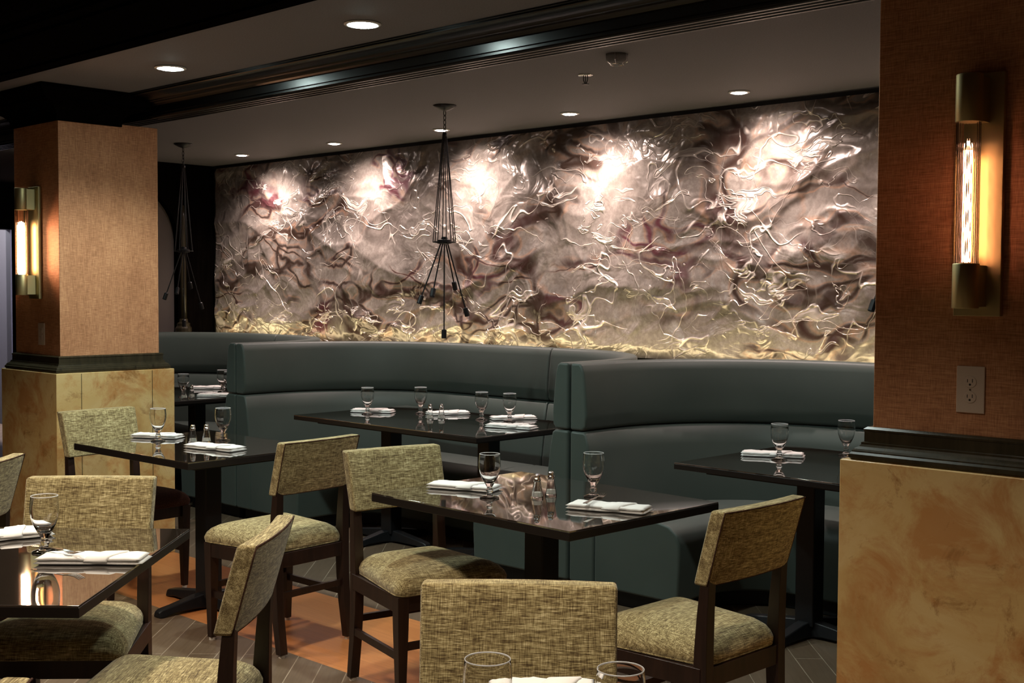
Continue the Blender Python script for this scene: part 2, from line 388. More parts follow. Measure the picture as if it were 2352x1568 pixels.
# side wall at the far end of the booths, with an arched dark surround
struct(Box('wall_left', 'umber', -9.30, -9.16, 4.45, 5.87, 0, CEIL))
bm = bmesh.new()
ya, yb, zs, rr = 4.62, 5.52, 1.90, 0.45
box(bm, -9.16, -9.09, 4.40, ya, 0, CEIL); box(bm, -9.16, -9.09, yb, 5.87, 0, CEIL)
arc = [(5.07 - rr * math.cos(k_ * PI / 20), zs + rr * math.sin(k_ * PI / 20)) for k_ in range(21)]
for (y0_, z0_), (y1_, z1_) in zip(arc, arc[1:]):
    prism(bm, [(y0_, z0_), (y1_, z1_), (y1_, CEIL), (y0_, CEIL)], 0, -9.16, -9.09)
struct(finish('trim_3', bm, 'trim2'))
t = thing('slim_column', 'slim dark wooden half column with a stepped foot at the arched niche', 'column', (-9.08, 5.56, 0))
bm = bmesh.new(); lathe(bm, [(0.0, 1.24), (0.030, 1.24), (0.026, 1.6), (0.022, 2.1), (0.022, 2.2), (0, 2.2)], 16); finish('shaft', bm, 'ledge', t, smooth=True)
bm = bmesh.new(); lathe(bm, [(0, 0), (0.07, 0), (0.07, 1.17), (0.055, 1.19), (0.055, 1.21), (0.04, 1.22), (0.035, 1.25), (0, 1.25)], 16); finish('column_base', bm, 'ledge', t)
# far left: dark wall with a doorway to a lavender room
bm = bmesh.new()
for b_ in ((-12.1, -12.0, 4.0, 5.16, 0, CEIL), (-12.1, -12.0, 5.40, 5.87, 0, CEIL), (-12.1, -12.0, 5.16, 5.40, 2.08, CEIL)): box(bm, *b_)
box(bm, -12.1, -12.0, -4.2, 4.0, 0, CEIL)
struct(finish('wall_far_left', bm, 'darkwall'))
bm = bmesh.new()
box(bm, -12.0, -11.97, 5.40, 5.45, 0, 2.14); box(bm, -12.0, -11.97, 4.9, 5.40, 2.08, 2.14)
struct(finish('trim_4', bm, 'trim'))
struct(Box('wall_hall', 'lav', -14.4, -14.3, 4.0, 5.87, 0, CEIL))
al = D.lights.new('hall', 'AREA'); al.energy = 140; al.size = 0.8; al.color = (0.88, 0.86, 1.0)
alo = D.objects.new('hall_light', al); COL.objects.link(alo); alo.location = (-13.3, 5.1, 2.5)

# ------------------------------------------------------------------ mural: a crinkled sheet of foil
def ridged(v, oct=4, lac=2.1, gain=0.5):
    s, amp, fr = 0.0, 0.5, 1.0
    for _ in range(oct):
        n_ = 1 - abs(noise.noise(v * fr)) * 2.0
        s += amp * max(n_, 0) ** 2; amp *= gain; fr *= lac
    return s
def mural():
    x0, x1, z0, z1 = -9.04, -1.2, 1.10, 2.525
    nx, nz = 720, 150
    bm = bmesh.new(); rows = []
    for j in range(nz + 1):
        row = []
        for i in range(nx + 1):
            x = x0 + (x1 - x0) * i / nx; z = z0 + (z1 - z0) * j / nz
            wv = noise.noise_vector(Vector((x * 1.1, 3.1, z * 1.3))) * 0.42
            q = Vector((x * 1.5 + wv.x, 7.7, z * 2.4 + wv.z)) + noise.noise_vector(Vector((x * 3, 1, z * 4))) * 0.10
            h = ridged(q, 2) * 0.045 + noise.noise(Vector((x * 0.8, 0, z * 1.4))) * 0.015 + (0.006 if x > -3.77 else 0)
            q2 = Vector((x * 4.2 + wv.x * 2, 2.2, z * 3.0 + wv.z * 2))
            h += max(0, 1 - abs(noise.noise(q2)) * 3.0) ** 2 * 0.010
            e = max(0, min(1, (z1 - z) / 0.05, (x - x0) / 0.03 + 0.3, (z - z0) / 0.15 + 0.1))
            wob = 0.03 * noise.noise(Vector((z * 5, 0, 9))) if i == 0 else 0
            row.append(bm.verts.new((x + wob, 5.862 - 0.008 - max(0, h) * e, z)))
        rows.append(row)
    for a_, b_ in zip(rows, rows[1:]):
        for i in range(nx): bm.faces.new((a_[i], a_[i + 1], b_[i + 1], b_[i]))
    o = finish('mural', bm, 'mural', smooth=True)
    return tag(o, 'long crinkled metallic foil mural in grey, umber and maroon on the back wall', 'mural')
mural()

# ------------------------------------------------------------------ pillars
def frame_ring(bm, x0, x1, y0, y1, prof):
    """profile of (outset, z) swept round a rectangle with mitred corners, closed to the core"""
    rings = []
    for o_, z in prof:
        rings.append([bm.verts.new(c) for c in ((x0 - o_, y0 - o_, z), (x1 + o_, y0 - o_, z), (x1 + o_, y1 + o_, z), (x0 - o_, y1 + o_, z))])
    for A_, B_ in zip(rings, rings[1:]):
        for k in range(4): bm.faces.new((A_[k], A_[(k + 1) % 4], B_[(k + 1) % 4], B_[k]))
    bm.faces.new(rings[0][::-1]); bm.faces.new(rings[-1])
def pillar(x0, x1, cx0, cx1, label):
    y0, y1, cy0, cy1 = 3.0, 3.70, 3.05, 3.635
    t = thing('pillar', label, 'pillar', ((x0 + x1) / 2, 3.35, 0), 0, 'square pillars between the booths and the room')
    ox, oy = -(x0 + x1) / 2, -3.35
    bm = bmesh.new()
    box(bm, x0 + ox, x1 + ox, y0 + oy, y1 + oy, 0, 1.05)
    finish('marble_base', bm, 'marble', t, bevel=0.004)
    bm = bmesh.new()
    for yy in (y0 + 0.14, y1 - 0.14): box(bm, x1 + ox, x1 + ox + 0.0008, yy + oy - 0.0015, yy + oy + 0.0015, 0, 1.045)
    finish('panel_joint', bm, 'ledge', t)
    bm = bmesh.new(); box(bm, cx0 + ox, cx1 + ox, cy0 + oy, cy1 + oy, 1.05, 2.40); finish('shaft', bm, 'paper', t, bevel=0.003)
    bm = bmesh.new()
    pr = [(0.040, 1.05), (0.046, 1.056), (0.046, 1.066), (0.040, 1.072), (0.040, 1.075), (0.036, 1.080), (0.026, 1.086), (0.022, 1.092), (0.022, 1.097), (0.016, 1.099), (0.016, 1.126), (0.018, 1.128), (0.018, 1.133), (0.010, 1.139), (0.0, 1.139)]
    frame_ring(bm, cx0 + ox, cx1 + ox, cy0 + oy, cy1 + oy, pr); finish('ledge_molding', bm, 'ledge', t)
    bm = bmesh.new()
    pr = [(0.0, 2.385), (0.012, 2.385), (0.012, 2.40)] + [(0.012 + 0.10 * (1 - math.cos(i / 6 * PI / 2)), 2.40 + 0.07 * math.sin(i / 6 * PI / 2)) for i in range(7)] + [(0.13, 2.475), (0.13, 2.49), (0.14, 2.50), (0.165, 2.53), (0.17, 2.53), (0.17, 2.549)]
    frame_ring(bm, cx0 + ox, cx1 + ox, cy0 + oy, min(cy1, 3.40) + oy, pr); finish('crown', bm, 'trim2', t)
    return t
pillar(-6.80, -6.14, -6.72, -6.195, 'square pillar at the left with a yellow marble base and tan wallpaper')
pillar(-1.615, -0.955, -1.545, -1.02, 'square pillar at the right edge with red-brown wallpaper over yellow marble')

# ------------------------------------------------------------------ wall sconces
def sconce(x, label, lit):
    fy = 3.05
    t = thing('wall_sconce', label, 'wall lamp', (x, fy, 1.745), 0, 'tall brass tube sconces on the pillars')
    Box('backplate', 'brass', -0.06, 0.06, -0.018, 0, -0.303, 0.303, t, bevel=0.0015)
    yc = -0.085
    for z0_, z1_ in ((0.175, 0.292), (-0.283, -0.172)):
        bm = bmesh.new(); lathe(bm, [(0, z0_), (0.031, z0_), (0.032, z0_ + 0.002), (0.032, z1_ - 0.002), (0.031, z1_), (0, z1_)], 32, (0, yc, 0))
        c = finish('socket_cup', bm, 'brass', t, smooth=False)
        for p_ in c.data.polygons: p_.use_smooth = abs(p_.normal.z) < 0.5
        Box('bracket', 'brass', -0.024, 0.024, yc + 0.02, -0.018, z0_ + 0.004, z1_ - 0.004, c)
    bm = bmesh.new()
    seg = 48; prof = [(0.0235, -0.19), (0.0235, 0.19)]
    rings = []
    for z in (-0.19, 0.19):
        rings.append([bm.verts.new((r_ * math.cos(2 * PI * i / seg), yc + r_ * math.sin(2 * PI * i / seg), z)) for i in range(seg) for r_ in [0.0285 + (0.0009 if i % 2 else 0)]])
    for z in (0.19, -0.19):
        rings.append([bm.verts.new((0.026 * math.cos(2 * PI * i / seg), yc + 0.026 * math.sin(2 * PI * i / seg), z)) for i in range(seg)])
    rings.append(rings[0])
    for A_, B_ in zip(rings, rings[1:]):
        for k in range(seg): bm.faces.new((A_[k], A_[(k + 1) % seg], B_[(k + 1) % seg], B_[k]))
    finish('glass_tube', bm, 'glass', t, smooth=False)
    if lit == 'frost':
        bm = bmesh.new(); lathe(bm, [(0, -0.175), (0.014, -0.172), (0.016, -0.16), (0.016, 0.09), (0.012, 0.108), (0, 0.115)], 20, (0, yc, 0)); finish('bulb', bm, 'frost', t, smooth=True)
        e = 5.0
    else:
        bm = bmesh.new()
        for k in range(4):
            a_ = k * PI / 2 + 0.4
            pts = [(0.0042 * math.cos(a_ + 0.5 * z), yc + 0.0042 * math.sin(a_ + 0.5 * z), -0.165 + 0.27 * z / 12) for z in range(13)]
            tube(bm, pts, 0.0011, 6)
        finish('filament', bm, 'filament', t)
        bm = bmesh.new(); lathe(bm, [(0, -0.17), (0.0125, -0.168), (0.0135, -0.15), (0.0135, 0.10), (0.010, 0.118), (0.003, 0.128), (0, 0.135), (0, 0.1335), (0.003, 0.1265), (0.0092, 0.117), (0.0127, 0.0995), (0.0127, -0.149), (0.012, -0.1665), (0, -0.1685)], 20, (0, yc, 0)); finish('bulb', bm, 'glass', t, smooth=True)
        e = 0.22
    l = D.lights.new('sconce', 'AREA'); l.shape = 'RECTANGLE'; l.size = 0.02; l.size_y = 0.26
    for k, (dx, dy) in enumerate(((0, 0.03), (0.03, 0), (-0.03, 0), (0, -0.03))):
        ll = D.lights.new('sconce', 'AREA'); ll.shape = 'RECTANGLE'; ll.size = 0.02; ll.size_y = 0.25; ll.spread = math.radians(95); ll.energy = (e * (0.06 if dy < 0 else 0.30 if dy == 0 else 0.2)) if lit == 'frost' else (0.07 if dy > 0 else 0.015); ll.color = (1.0, 0.48, 0.24) if lit == 'frost' else (1.0, 0.38, 0.15)
        lo = D.objects.new('tube_light', ll); COL.objects.link(lo); lo.parent = t
        lo.location = (dx, yc + dy, -0.03); lo.rotation_euler = Vector((dx, dy, 0)).to_track_quat('-Z', 'Y').to_euler()
    return t
sconce(-1.262, 'tall brass wall sconce with clear ribbed tube and thin glowing filament at right', 'fil')
sconce(-6.455, 'tall brass wall sconce with bright glowing tube on the left pillar', 'frost')

def outlet():
    t = thing('power_outlet', 'pale duplex power outlet with two sockets on the right pillar', 'outlet', (-1.278, 3.05, 1.255))
    Box('cover_plate', 'plate', -0.0365, 0.0365, -0.006, 0, -0.0595, 0.0595, t, bevel=0.002)
    for s in (1, -1):
        zc = 0.0195 * s
        bm = bmesh.new()
        lathe(bm, [(0.0155, -0.001), (0.0165, 0.0005), (0.0155, 0.002), (0, 0.002)], 24)
        bmesh.ops.rotate(bm, verts=bm.verts, cent=(0, 0, 0), matrix=Matrix.Rotation(PI / 2, 3, 'X'))
        for v in bm.verts: v.co.y -= 0.006; v.co.z = v.co.z * 0.92 + zc
        f = finish('socket', bm, 'plate', t)
        bm = bmesh.new()
        box(bm, -0.0072, -0.0055, -0.0085, -0.0079, zc - 0.001, zc + 0.007); box(bm, 0.0055, 0.0072, -0.0085, -0.0079, zc - 0.001, zc + 0.008)
        prism(bm, [(0.0028 * math.cos(a_ * PI / 8), zc - 0.0065 + 0.0028 * math.sin(a_ * PI / 8)) for a_ in range(16)], 1, -0.0085, -0.0079)
        finish('slots', bm, 'slot', f)
        # the two moulded ring lines round the faces
    bm = bmesh.new(); lathe(bm, [(0, 0), (0.0024, 0), (0.0024, 0.0015), (0, 0.0015)], 12)
    bmesh.ops.rotate(bm, verts=bm.verts, cent=(0, 0, 0), matrix=Matrix.Rotation(PI / 2, 3, 'X'))
    for v in bm.verts: v.co.y -= 0.006
    finish('screw', bm, 'steel', t)
outlet()
t = thing('power_outlet', 'small ivory outlet plate below the sconce on the left pillar', 'outlet', (-6.40, 3.05, 1.252))
Box('cover_plate', 'plate', -0.0365, 0.0365, -0.006, 0, -0.0595, 0.0595, t, bevel=0.002)
for s in (1, -1):
    bm = bmesh.new(); box(bm, -0.014, 0.014, -0.0075, -0.006, s * 0.0195 - 0.013, s * 0.0195 + 0.013); f = finish('socket', bm, 'plate', t, bevel=0.004)
    bm = bmesh.new(); box(bm, -0.0072, -0.0055, -0.0082, -0.0074, s * 0.0195, s * 0.0195 + 0.008); box(bm, 0.0055, 0.0072, -0.0082, -0.0074, s * 0.0195, s * 0.0195 + 0.008)
    finish('slots', bm, 'slot', f)

# ------------------------------------------------------------------ ceiling fittings
def downlight(x, y, r, lampmat, label, group):
    t = thing('recessed_downlight', label, 'ceiling light', (x, y, CEIL), 0, group)
    bm = bmesh.new(); lathe(bm, [(r, 0.0), (r + 0.012, -0.001), (r + 0.012, -0.005), (r, -0.008), (r - 0.006, -0.004)], 32); finish('trim_ring', bm, 'white', t, smooth=True)
    bm = bmesh.new(); lathe(bm, [(r - 0.004, -0.003), (r * 0.7, -0.010), (0, -0.013)], 32); finish('lamp', bm, lampmat, t, smooth=True)
for x, lb in ((-3.775, 'large bright round downlight nearest the top middle of the ceiling strip'), (-5.197, 'large bright round downlight beside the left pillar crown'), (-7.1, 'bright downlight cut by the left frame edge')):
    downlight(x, 3.12 if x > -7 else 3.09, 0.062, 'lampcool', lb, 'downlights in the strip between the beams')
for x, lb in ((-8.124, 'leftmost and farthest of the small downlights above the mural'), (-6.971, 'small mural downlight second from the left'), (-5.854, 'small mural downlight right behind the middle pendant chain'), (-4.747, 'small mural downlight second from the right'), (-3.574, 'small mural downlight nearest the right pillar')):
    downlight(x, 5.50, 0.045, 'lamppink', lb, 'small downlights above the mural')
t = thing('sprinkler', 'small dark fire sprinkler hanging from the booth ceiling', 'sprinkler', (-3.854, 4.582, CEIL))
bm = bmesh.new(); lathe(bm, [(0, 0), (0.038, 0), (0.036, -0.004), (0.014, -0.006), (0, -0.006)], 24); finish('escutcheon', bm, 'chrome', t, smooth=True)
bm = bmesh.new()
for s in (-1, 1): tube(bm, [(0.012 * s, 0, -0.005), (0.013 * s, 0, -0.025), (0.004 * s, 0, -0.044)], 0.0025, 6)
tube(bm, [(0, 0, -0.005), (0, 0, -0.044)], 0.0022, 6); finish('yoke', bm, 'black', t)
bm = bmesh.new(); lathe(bm, [(0, -0.044), (0.017, -0.044), (0.017, -0.047), (0, -0.047)], 20); finish('deflector', bm, 'black', t)
t = thing('smoke_detector', 'pale round detector with clear guard on the booth ceiling', 'detector', (-3.42, 4.28, CEIL))
bm = bmesh.new(); lathe(bm, [(0, 0), (0.05, 0), (0.05, -0.012), (0.04, -0.03), (0.02, -0.036), (0, -0.036)], 24); finish('body', bm, 'ceil', t, smooth=True, bevel=0)
bm = bmesh.new()
for k in range(6):
    a_ = k * PI / 3; tube(bm, [(0.052 * math.cos(a_), 0.052 * math.sin(a_), 0), (0.05 * math.cos(a_), 0.05 * math.sin(a_), -0.03), (0.03 * math.cos(a_), 0.03 * math.sin(a_), -0.045)], 0.0015, 5)
tube(bm, [(0.03 * math.cos(a_ * PI / 10), 0.03 * math.sin(a_ * PI / 10), -0.045) for a_ in range(21)], 0.0018, 5); finish('guard', bm, 'chrome', t)

def pendant():
    t = thing('pendant_lamp', '', 'pendant lamp', (0, 0, CEIL))
    bm = bmesh.new(); lathe(bm, [(0, 0), (0.066, 0), (0.066, -0.006), (0.05, -0.016), (0.03, -0.026), (0.012, -0.032), (0, -0.034)], 32); finish('canopy', bm, 'black', t, smooth=True)
    for k in range(5):
        zc = -0.045 - k * 0.026; bm = bmesh.new()
        pts = []
        for i in range(17):
            a_ = i * 2 * PI / 16; h = 0.008 * math.cos(a_); v = 0.017 * math.sin(a_)
            pts.append((h, 0, zc + v) if k % 2 else (0, h, zc + v))
        tube(bm, pts, 0.0023, 6, cap=False); finish('chain_link', bm, 'black', t, smooth=True)
    zt, zr = -0.165, -0.775
    bm = bmesh.new(); lathe(bm, [(0, zt + 0.012), (0.012, zt + 0.008), (0.014, zt - 0.01), (0, zt - 0.014)], 16); finish('top_hub', bm, 'black', t, smooth=True)
    for k in range(8):
        a_ = k * PI / 4 + 0.2
        bm = bmesh.new(); tube(bm, [(0.010 * math.cos(a_), 0.010 * math.sin(a_), zt), (0.066 * math.cos(a_), 0.066 * math.sin(a_), zr)], 0.0028, 6); finish('stay_wire', bm, 'black', t)
    bm = bmesh.new()
    tube(bm, [(0.066 * math.cos(i * PI / 12), 0.066 * math.sin(i * PI / 12), zr) for i in range(25)], 0.0028, 6, cap=False)
    for k in range(4):
        a_ = k * PI / 4 + 0.2; tube(bm, [(0.066 * math.cos(a_), 0.066 * math.sin(a_), zr), (-0.066 * math.cos(a_), -0.066 * math.sin(a_), zr)], 0.0028, 6)
    finish('ring', bm, 'black', t)
    bm = bmesh.new(); lathe(bm, [(0, zr + 0.03), (0.015, zr + 0.03), (0.02, zr + 0.016), (0.042, zr + 0.012), (0.042, zr - 0.008), (0.02, zr - 0.012), (0, zr - 0.012)], 20); finish('middle_hub', bm, 'black', t)
    L = Vector((math.cos(yaw), math.sin(yaw), 0)); Dp = Vector((-math.sin(yaw), math.cos(yaw), 0))
    for l_, d_, z in ((-0.128, -0.04, -1.09), (-0.055, -0.11, -1.05), (0.0, 0.0, -1.285), (0.052, 0.10, -1.01), (0.122, 0.03, -1.16)):
        e = L * l_ + Dp * d_; e.z = z; s = e * 0.16; s.z = zr - 0.01
        bm = bmesh.new(); tube(bm, [s, e], 0.0042, 8); r_ = finish('rod', bm, 'black', t)
        dirv = (e - s).normalized(); bm = bmesh.new(); tube(bm, [e - dirv * 0.012, e - dirv * 0.008, e + dirv * 0.038, e + dirv * 0.04], [0.009, 0.0145, 0.0145, 0.012], 14)
        finish('lamp_socket', bm, 'black', r_)
    return t
P = pendant(); used = []
for loc, rz, lb in (((-5.08, 4.8, CEIL), 0, 'black chain-hung pendant with bare spread sockets in front of the mural'), ((-7.83, 4.8, CEIL), 0.35, 'black chain-hung pendant in the dark corner beside the left pillar'), ((-2.312, 4.8, CEIL), 0, 'black pendant whose socket peeks out from behind the right pillar')):
    first_or_dup(P, used, loc, rz, lb, 'black spider pendants over the booth tables')

# ------------------------------------------------------------------ booths
YW, YF = 5.68, 4.50
def u_path(xa, xb, which, n=12, R=0.95, yf=YF):
    """points and inward normals along the outer line of one side of a U: 'L' or 'R' or both"""
    pts = []
    for i in range(5): pts.append(((xa, yf + (YW - R - yf) * i / 5), (1, 0)))
    for i in range(n + 1):
        t = i / n * PI / 2; pts.append(((xa + R - R * math.cos(t), YW - R + R * math.sin(t)), (math.cos(t), -math.sin(t))))
    L_ = pts
    R_ = [((xa + xb - x, y), (-nx, ny)) for (x, y), (nx, ny) in pts]
    return L_, R_
def sweep(name, path, prof, parent, m='vinyl', smooth=True):
    """profile of (s,z) closed loop, s measured inward from the path"""
    bm = bmesh.new(); rings = []
    for (x, y), (nx, ny) in path:
        rings.append([bm.verts.new((x + nx * s, y + ny * s, z)) for s, z in prof])
    n_ = len(prof)
    for A_, B_ in zip(rings, rings[1:]):
        for k in range(n_): bm.faces.new((A_[k], A_[(k + 1) % n_], B_[(k + 1) % n_], B_[k]))
    bm.faces.new(rings[0][::-1]); bm.faces.new(rings[-1])
    return finish(name, bm, m, parent, bevel=0.014, seg=3, angle=50)
up_prof = [(0.004, 0.822), (0.004, 1.150), (0.060, 1.150), (0.078, 1.138), (0.088, 1.10), (0.100, 1.00), (0.108, 0.90), (0.104, 0.845), (0.085, 0.822)]
lo_prof = [(0.004, 0.08), (0.004, 0.818), (0.090, 0.818), (0.108, 0.805), (0.125, 0.72), (0.140, 0.60), (0.158, 0.48), (0.160, 0.36), (0.160, 0.08)]
seat_prof = [(0.163, 0.08), (0.163, 0.425), (0.22, 0.442), (0.40, 0.450), (0.54, 0.442), (0.60, 0.428), (0.645, 0.395), (0.662, 0.35), (0.664, 0.25), (0.655, 0.08)]
plinth = [(0.03, 0.0), (0.03, 0.085), (0.60, 0.085), (0.60, 0.0)]
def booth(xa, xb, label):
    t = thing('booth_bench', label, 'booth', ((xa + xb) / 2, YW, 0), 0, 'curved green booths along the mural wall')
    c = Vector(((xa + xb) / 2, YW))
    xs = xb - 1.10; R = 0.95
    L_, R_ = u_path(xa - c.x, xb - c.x, 'L')
    sh = lambda pth: [((x, y - c.y), n_) for (x, y), n_ in pth]
    L_, R_ = sh(L_), sh(R_)
    A_ = L_ + [((xs - c.x - 0.004, 0.0), (0, -1))]
    B_ = R_ + [((xs - c.x + 0.004, 0.0), (0, -1))]
    ym = (xa + R)
    for pth in (A_, B_):
        sweep('upper_cushion', pth, up_prof, t); sweep('lower_back', pth, lo_prof, t); sweep('seat_cushion', pth, seat_prof, t)
        sweep('plinth', [((x, y + (0.06 if i < 1 else 0)), n_) for i, ((x, y), n_) in enumerate(pth)], plinth, t, 'blacksat')
    return t
booth(-9.05, -6.735, 'curved green booth in the far corner behind the left pillar')
booth(-6.73, -3.878, 'curved green booth in the middle under the mural')
booth(-3.873, -1.02, 'curved green booth at the right, partly behind the right pillar')
# vertical channels at the end of the first booth bench

# ------------------------------------------------------------------ tables
def table(L, W, peds, label, loc, rz, th=0.032, cat='table', group=None):
    t = thing('dining_table', label, cat, loc, rz, group)
    Box('tabletop', 'top', -L / 2 + 0.001, L / 2 - 0.001, -W / 2 + 0.001, W / 2 - 0.001, 0.755, 0.76, t, bevel=0.0008, seg=1)
    Box('edge_band', 'edge', -L / 2, L / 2, -W / 2, W / 2, 0.76 - th, 0.7555, t, bevel=0.002)
    Box('under_frame', 'blacksat', -L / 2 + 0.10, L / 2 - 0.10, -W / 2 + 0.10, W / 2 - 0.10, 0.76 - th - 0.022, 0.76 - th, t)
    for px in peds:
        bm = bmesh.new(); box(bm, px - 0.045, px + 0.045, -0.045, 0.045, 0.05, 0.71); c = finish('column', bm, 'black', t, bevel=0.006)
        for k in range(4):
            a_ = k * PI / 2 + PI / 4 * 0; bm = bmesh.new()
            secs = []
            d = Vector((math.cos(a_), math.sin(a_)))
            q = Vector((-d.y, d.x)); rings = []
            ln = 0.33 if (k % 2 == 0) else 0.28
            for s, w_, z0_, z1_ in ((0.0, 0.04, 0.0, 0.075), (0.08, 0.038, 0.012, 0.068), (ln - 0.08, 0.034, 0.012, 0.045), (ln - 0.02, 0.034, 0.0, 0.036), (ln, 0.026, 0.0, 0.026)):
                b0 = d * s + Vector((px, 0))
                rings.append([bm.verts.new((*(b0 + q * w_), z0_)), bm.verts.new((*(b0 - q * w_), z0_)), bm.verts.new((*(b0 - q * w_ * 0.7), z1_)), bm.verts.new((*(b0 + q * w_ * 0.7), z1_))])
            for A_, B_ in zip(rings, rings[1:]):
                for i in range(4): bm.faces.new((A_[i], A_[(i + 1) % 4], B_[(i + 1) % 4], B_[i]))
            bm.faces.new(rings[0][::-1]); bm.faces.new(rings[-1])
            finish('foot', bm, 'black', c, bevel=0.006)
    return t
R_ = math.radians
TC = table(0.985, 0.775, (0,), 'dark polished square table in the middle, between two tweed chairs', (-2.91, 3.235, 0), R_(-2.0))
T2 = table(0.965, 0.745, (0.08,), 'dark polished table in front of the left pillar', (-5.045, 3.165, 0), R_(1.5))
B2 = table(1.54, 0.88, (-0.40, 0.42), 'long dark table inside the middle booth', (-5.10, 4.765, 0), R_(-0.4), 0.028)
B3 = table(1.54, 0.88, (-0.36, 0.45), 'long dark table inside the right booth', (-2.32, 4.72, 0), R_(-1.5), 0.028)
B1 = table(1.54, 0.88, (-0.4, 0.38), 'dark table of the far booth, glimpsed beside the left pillar', (-7.92, 4.72, 0), 0, 0.028)
T4 = table(1.0, 0.924, (0,), 'dark polished table at the left edge reflecting the sconce light', (-3.349, 1.356, 0), R_(42.5), 0.030)
T5 = table(0.76, 0.76, (0,), 'dark table below the bottom edge under two clear goblets', (-1.262, 1.345, 0), R_(43.5), 0.036)

# ------------------------------------------------------------------ chairs (front = +x)
def rr_outline(x0, x1, w0, w1, r=0.05, n=5):
    """rounded trapezoid outline, half width w0 at x0 (rear), w1 at x1 (front)"""
    cs = [(x0, -w0), (x1, -w1), (x1, w1), (x0, w0)]; out = []
    for i in range(4):
        p = Vector(cs[i]); a = (Vector(cs[i - 1]) - p).normalized(); b = (Vector(cs[(i + 1) % 4]) - p).normalized()
        for k in range(n + 1):
            t = k / n; q0 = p + a * r; q1 = p + b * r
            out.append(q0 * (1 - t) ** 2 + p * 2 * t * (1 - t) + q1 * t ** 2)
    full = []
    for i in range(len(out)):
        a, b = out[i], out[(i + 1) % len(out)]; m_ = max(1, int((b - a).length / 0.05))
        for k in range(m_): full.append(a.lerp(b, k / m_))
    return full
def chair(seat_mat='tweed'):
    t = thing('dining_chair', '', 'chair')
    out = rr_outline(-0.195, 0.240, 0.178, 0.235)
    c = Vector((0.015, 0)); bm = bmesh.new(); rings = []
    for s, z in ((0.97, 0.420), (1.0, 0.424), (1.02, 0.433), (1.022, 0.446), (0.99, 0.463), (0.93, 0.479), (0.82, 0.494), (0.64, 0.506), (0.42, 0.513), (0.2, 0.516)):
        rings.append([bm.verts.new((*(c + (p_ - c) * s), z)) for p_ in out])
    n_ = len(out)
    for A_, B_ in zip(rings, rings[1:]):
        for k in range(n_): bm.faces.new((A_[k], A_[(k + 1) % n_], B_[(k + 1) % n_], B_[k]))
    bm.faces.new(rings[0][::-1]); cv = bm.verts.new((*c, 0.517))
    for k in range(n_): bm.faces.new((rings[-1][k], rings[-1][(k + 1) % n_], cv))
    s_ = finish('seat', bm, seat_mat, t, smooth=True)
    bm = bmesh.new(); tube(bm, [(*(c + (p_ - c) * 1.0), 0.426) for p_ in out + [out[0], out[1]]], 0.004, 6, cap=False); finish('piping', bm, seat_mat, s_, smooth=True)
    for b_ in ((0.185, 0.215, -0.20, 0.20, 0.362, 0.421), (-0.205, -0.178, -0.17, 0.17, 0.362, 0.421)):
        bm = bmesh.new(); box(bm, *b_); finish('seat_rail', bm, 'wood', t, bevel=0.002)
    for s in (-1, 1):
        bm = bmesh.new()
        vs = []
        for x, y in ((-0.19, 0.178), (0.20, 0.203), (0.20, 0.228), (-0.19, 0.203)): vs.append((x, s * y))
        prism(bm, vs, 2, 0.362, 0.421); finish('side_rail', bm, 'wood', t, bevel=0.002)
        # front leg
        bm = bmesh.new(); bar(bm, [((0.207, s * 0.207, 0.012), 0.0135, 0.0135), ((0.207, s * 0.207, 0.30), 0.021, 0.021), ((0.207, s * 0.207, 0.421), 0.023, 0.023)])
        lg = finish('leg', bm, 'wood', t, bevel=0.002)
        bm = bmesh.new(); lathe(bm, [(0, 0), (0.013, 0), (0.013, 0.012), (0, 0.012)], 14, (0.207, s * 0.207, 0)); finish('glide', bm, 'foot', lg)
        # rear leg and back post in one sweep
        y = s * 0.182
        pts = [(-0.222, 0.012, 0.016), (-0.200, 0.16, 0.019), (-0.190, 0.28, 0.022), (-0.186, 0.39, 0.024), (-0.188, 0.48, 0.022), (-0.193, 0.58, 0.0185), (-0.199, 0.66, 0.016), (-0.205, 0.70, 0.012)]
        bm = bmesh.new(); bar(bm, [((x, y, z), h_, 0.0185 if z < 0.6 else 0.017) for x, z, h_ in pts])
        lg = finish('leg', bm, 'wood', t, bevel=0.002)
        bm = bmesh.new(); lathe(bm, [(0, 0), (0.014, 0), (0.014, 0.012), (0, 0.012)], 14, (-0.222, y, 0)); finish('glide', bm, 'foot', lg)
        # side stretcher
        bm = bmesh.new(); prism(bm, [(-0.20, s * 0.183), (0.20, s * 0.200), (0.20, s * 0.214), (-0.20, s * 0.197)], 2, 0.185, 0.213); finish('stretcher', bm, 'wood', t)
    for x, z in ((-0.196, 0.245), (0.207, 0.235)):
        bm = bmesh.new(); box(bm, x - 0.008, x + 0.008, -0.19, 0.19, z - 0.013, z + 0.013); finish('stretcher', bm, 'wood', t)
    # upholstered back pad, leaning and gently curved round the sitter
    bm = bmesh.new(); ny, nz = 16, 8; fr, bk = [], []
    H0, H1, Wd, T_ = 0.660, 0.884, 0.207, 0.050
    def P(u, v, side):
        z = H0 + (H1 - H0) * v
        lean = -0.194 - 0.062 * v
        curve = 0.014 * (u * u) - 0.005
        y = u * (Wd - 0.004 * (1 - v))
        x = lean + curve + (T_ / 2 if side else -T_ / 2) + (0.006 * (1 - u ** 4) * (1 - (2 * v - 1) ** 4) * (1 if side else -0.6))
        zz = z + (0.004 if v == 1 and not side else 0) * 0
        return (x, y, zz)
    for side, store in ((1, fr), (0, bk)):
        for j in range(nz + 1): store.append([bm.verts.new(P(-1 + 2 * i / ny, j / nz, side)) for i in range(ny + 1)])
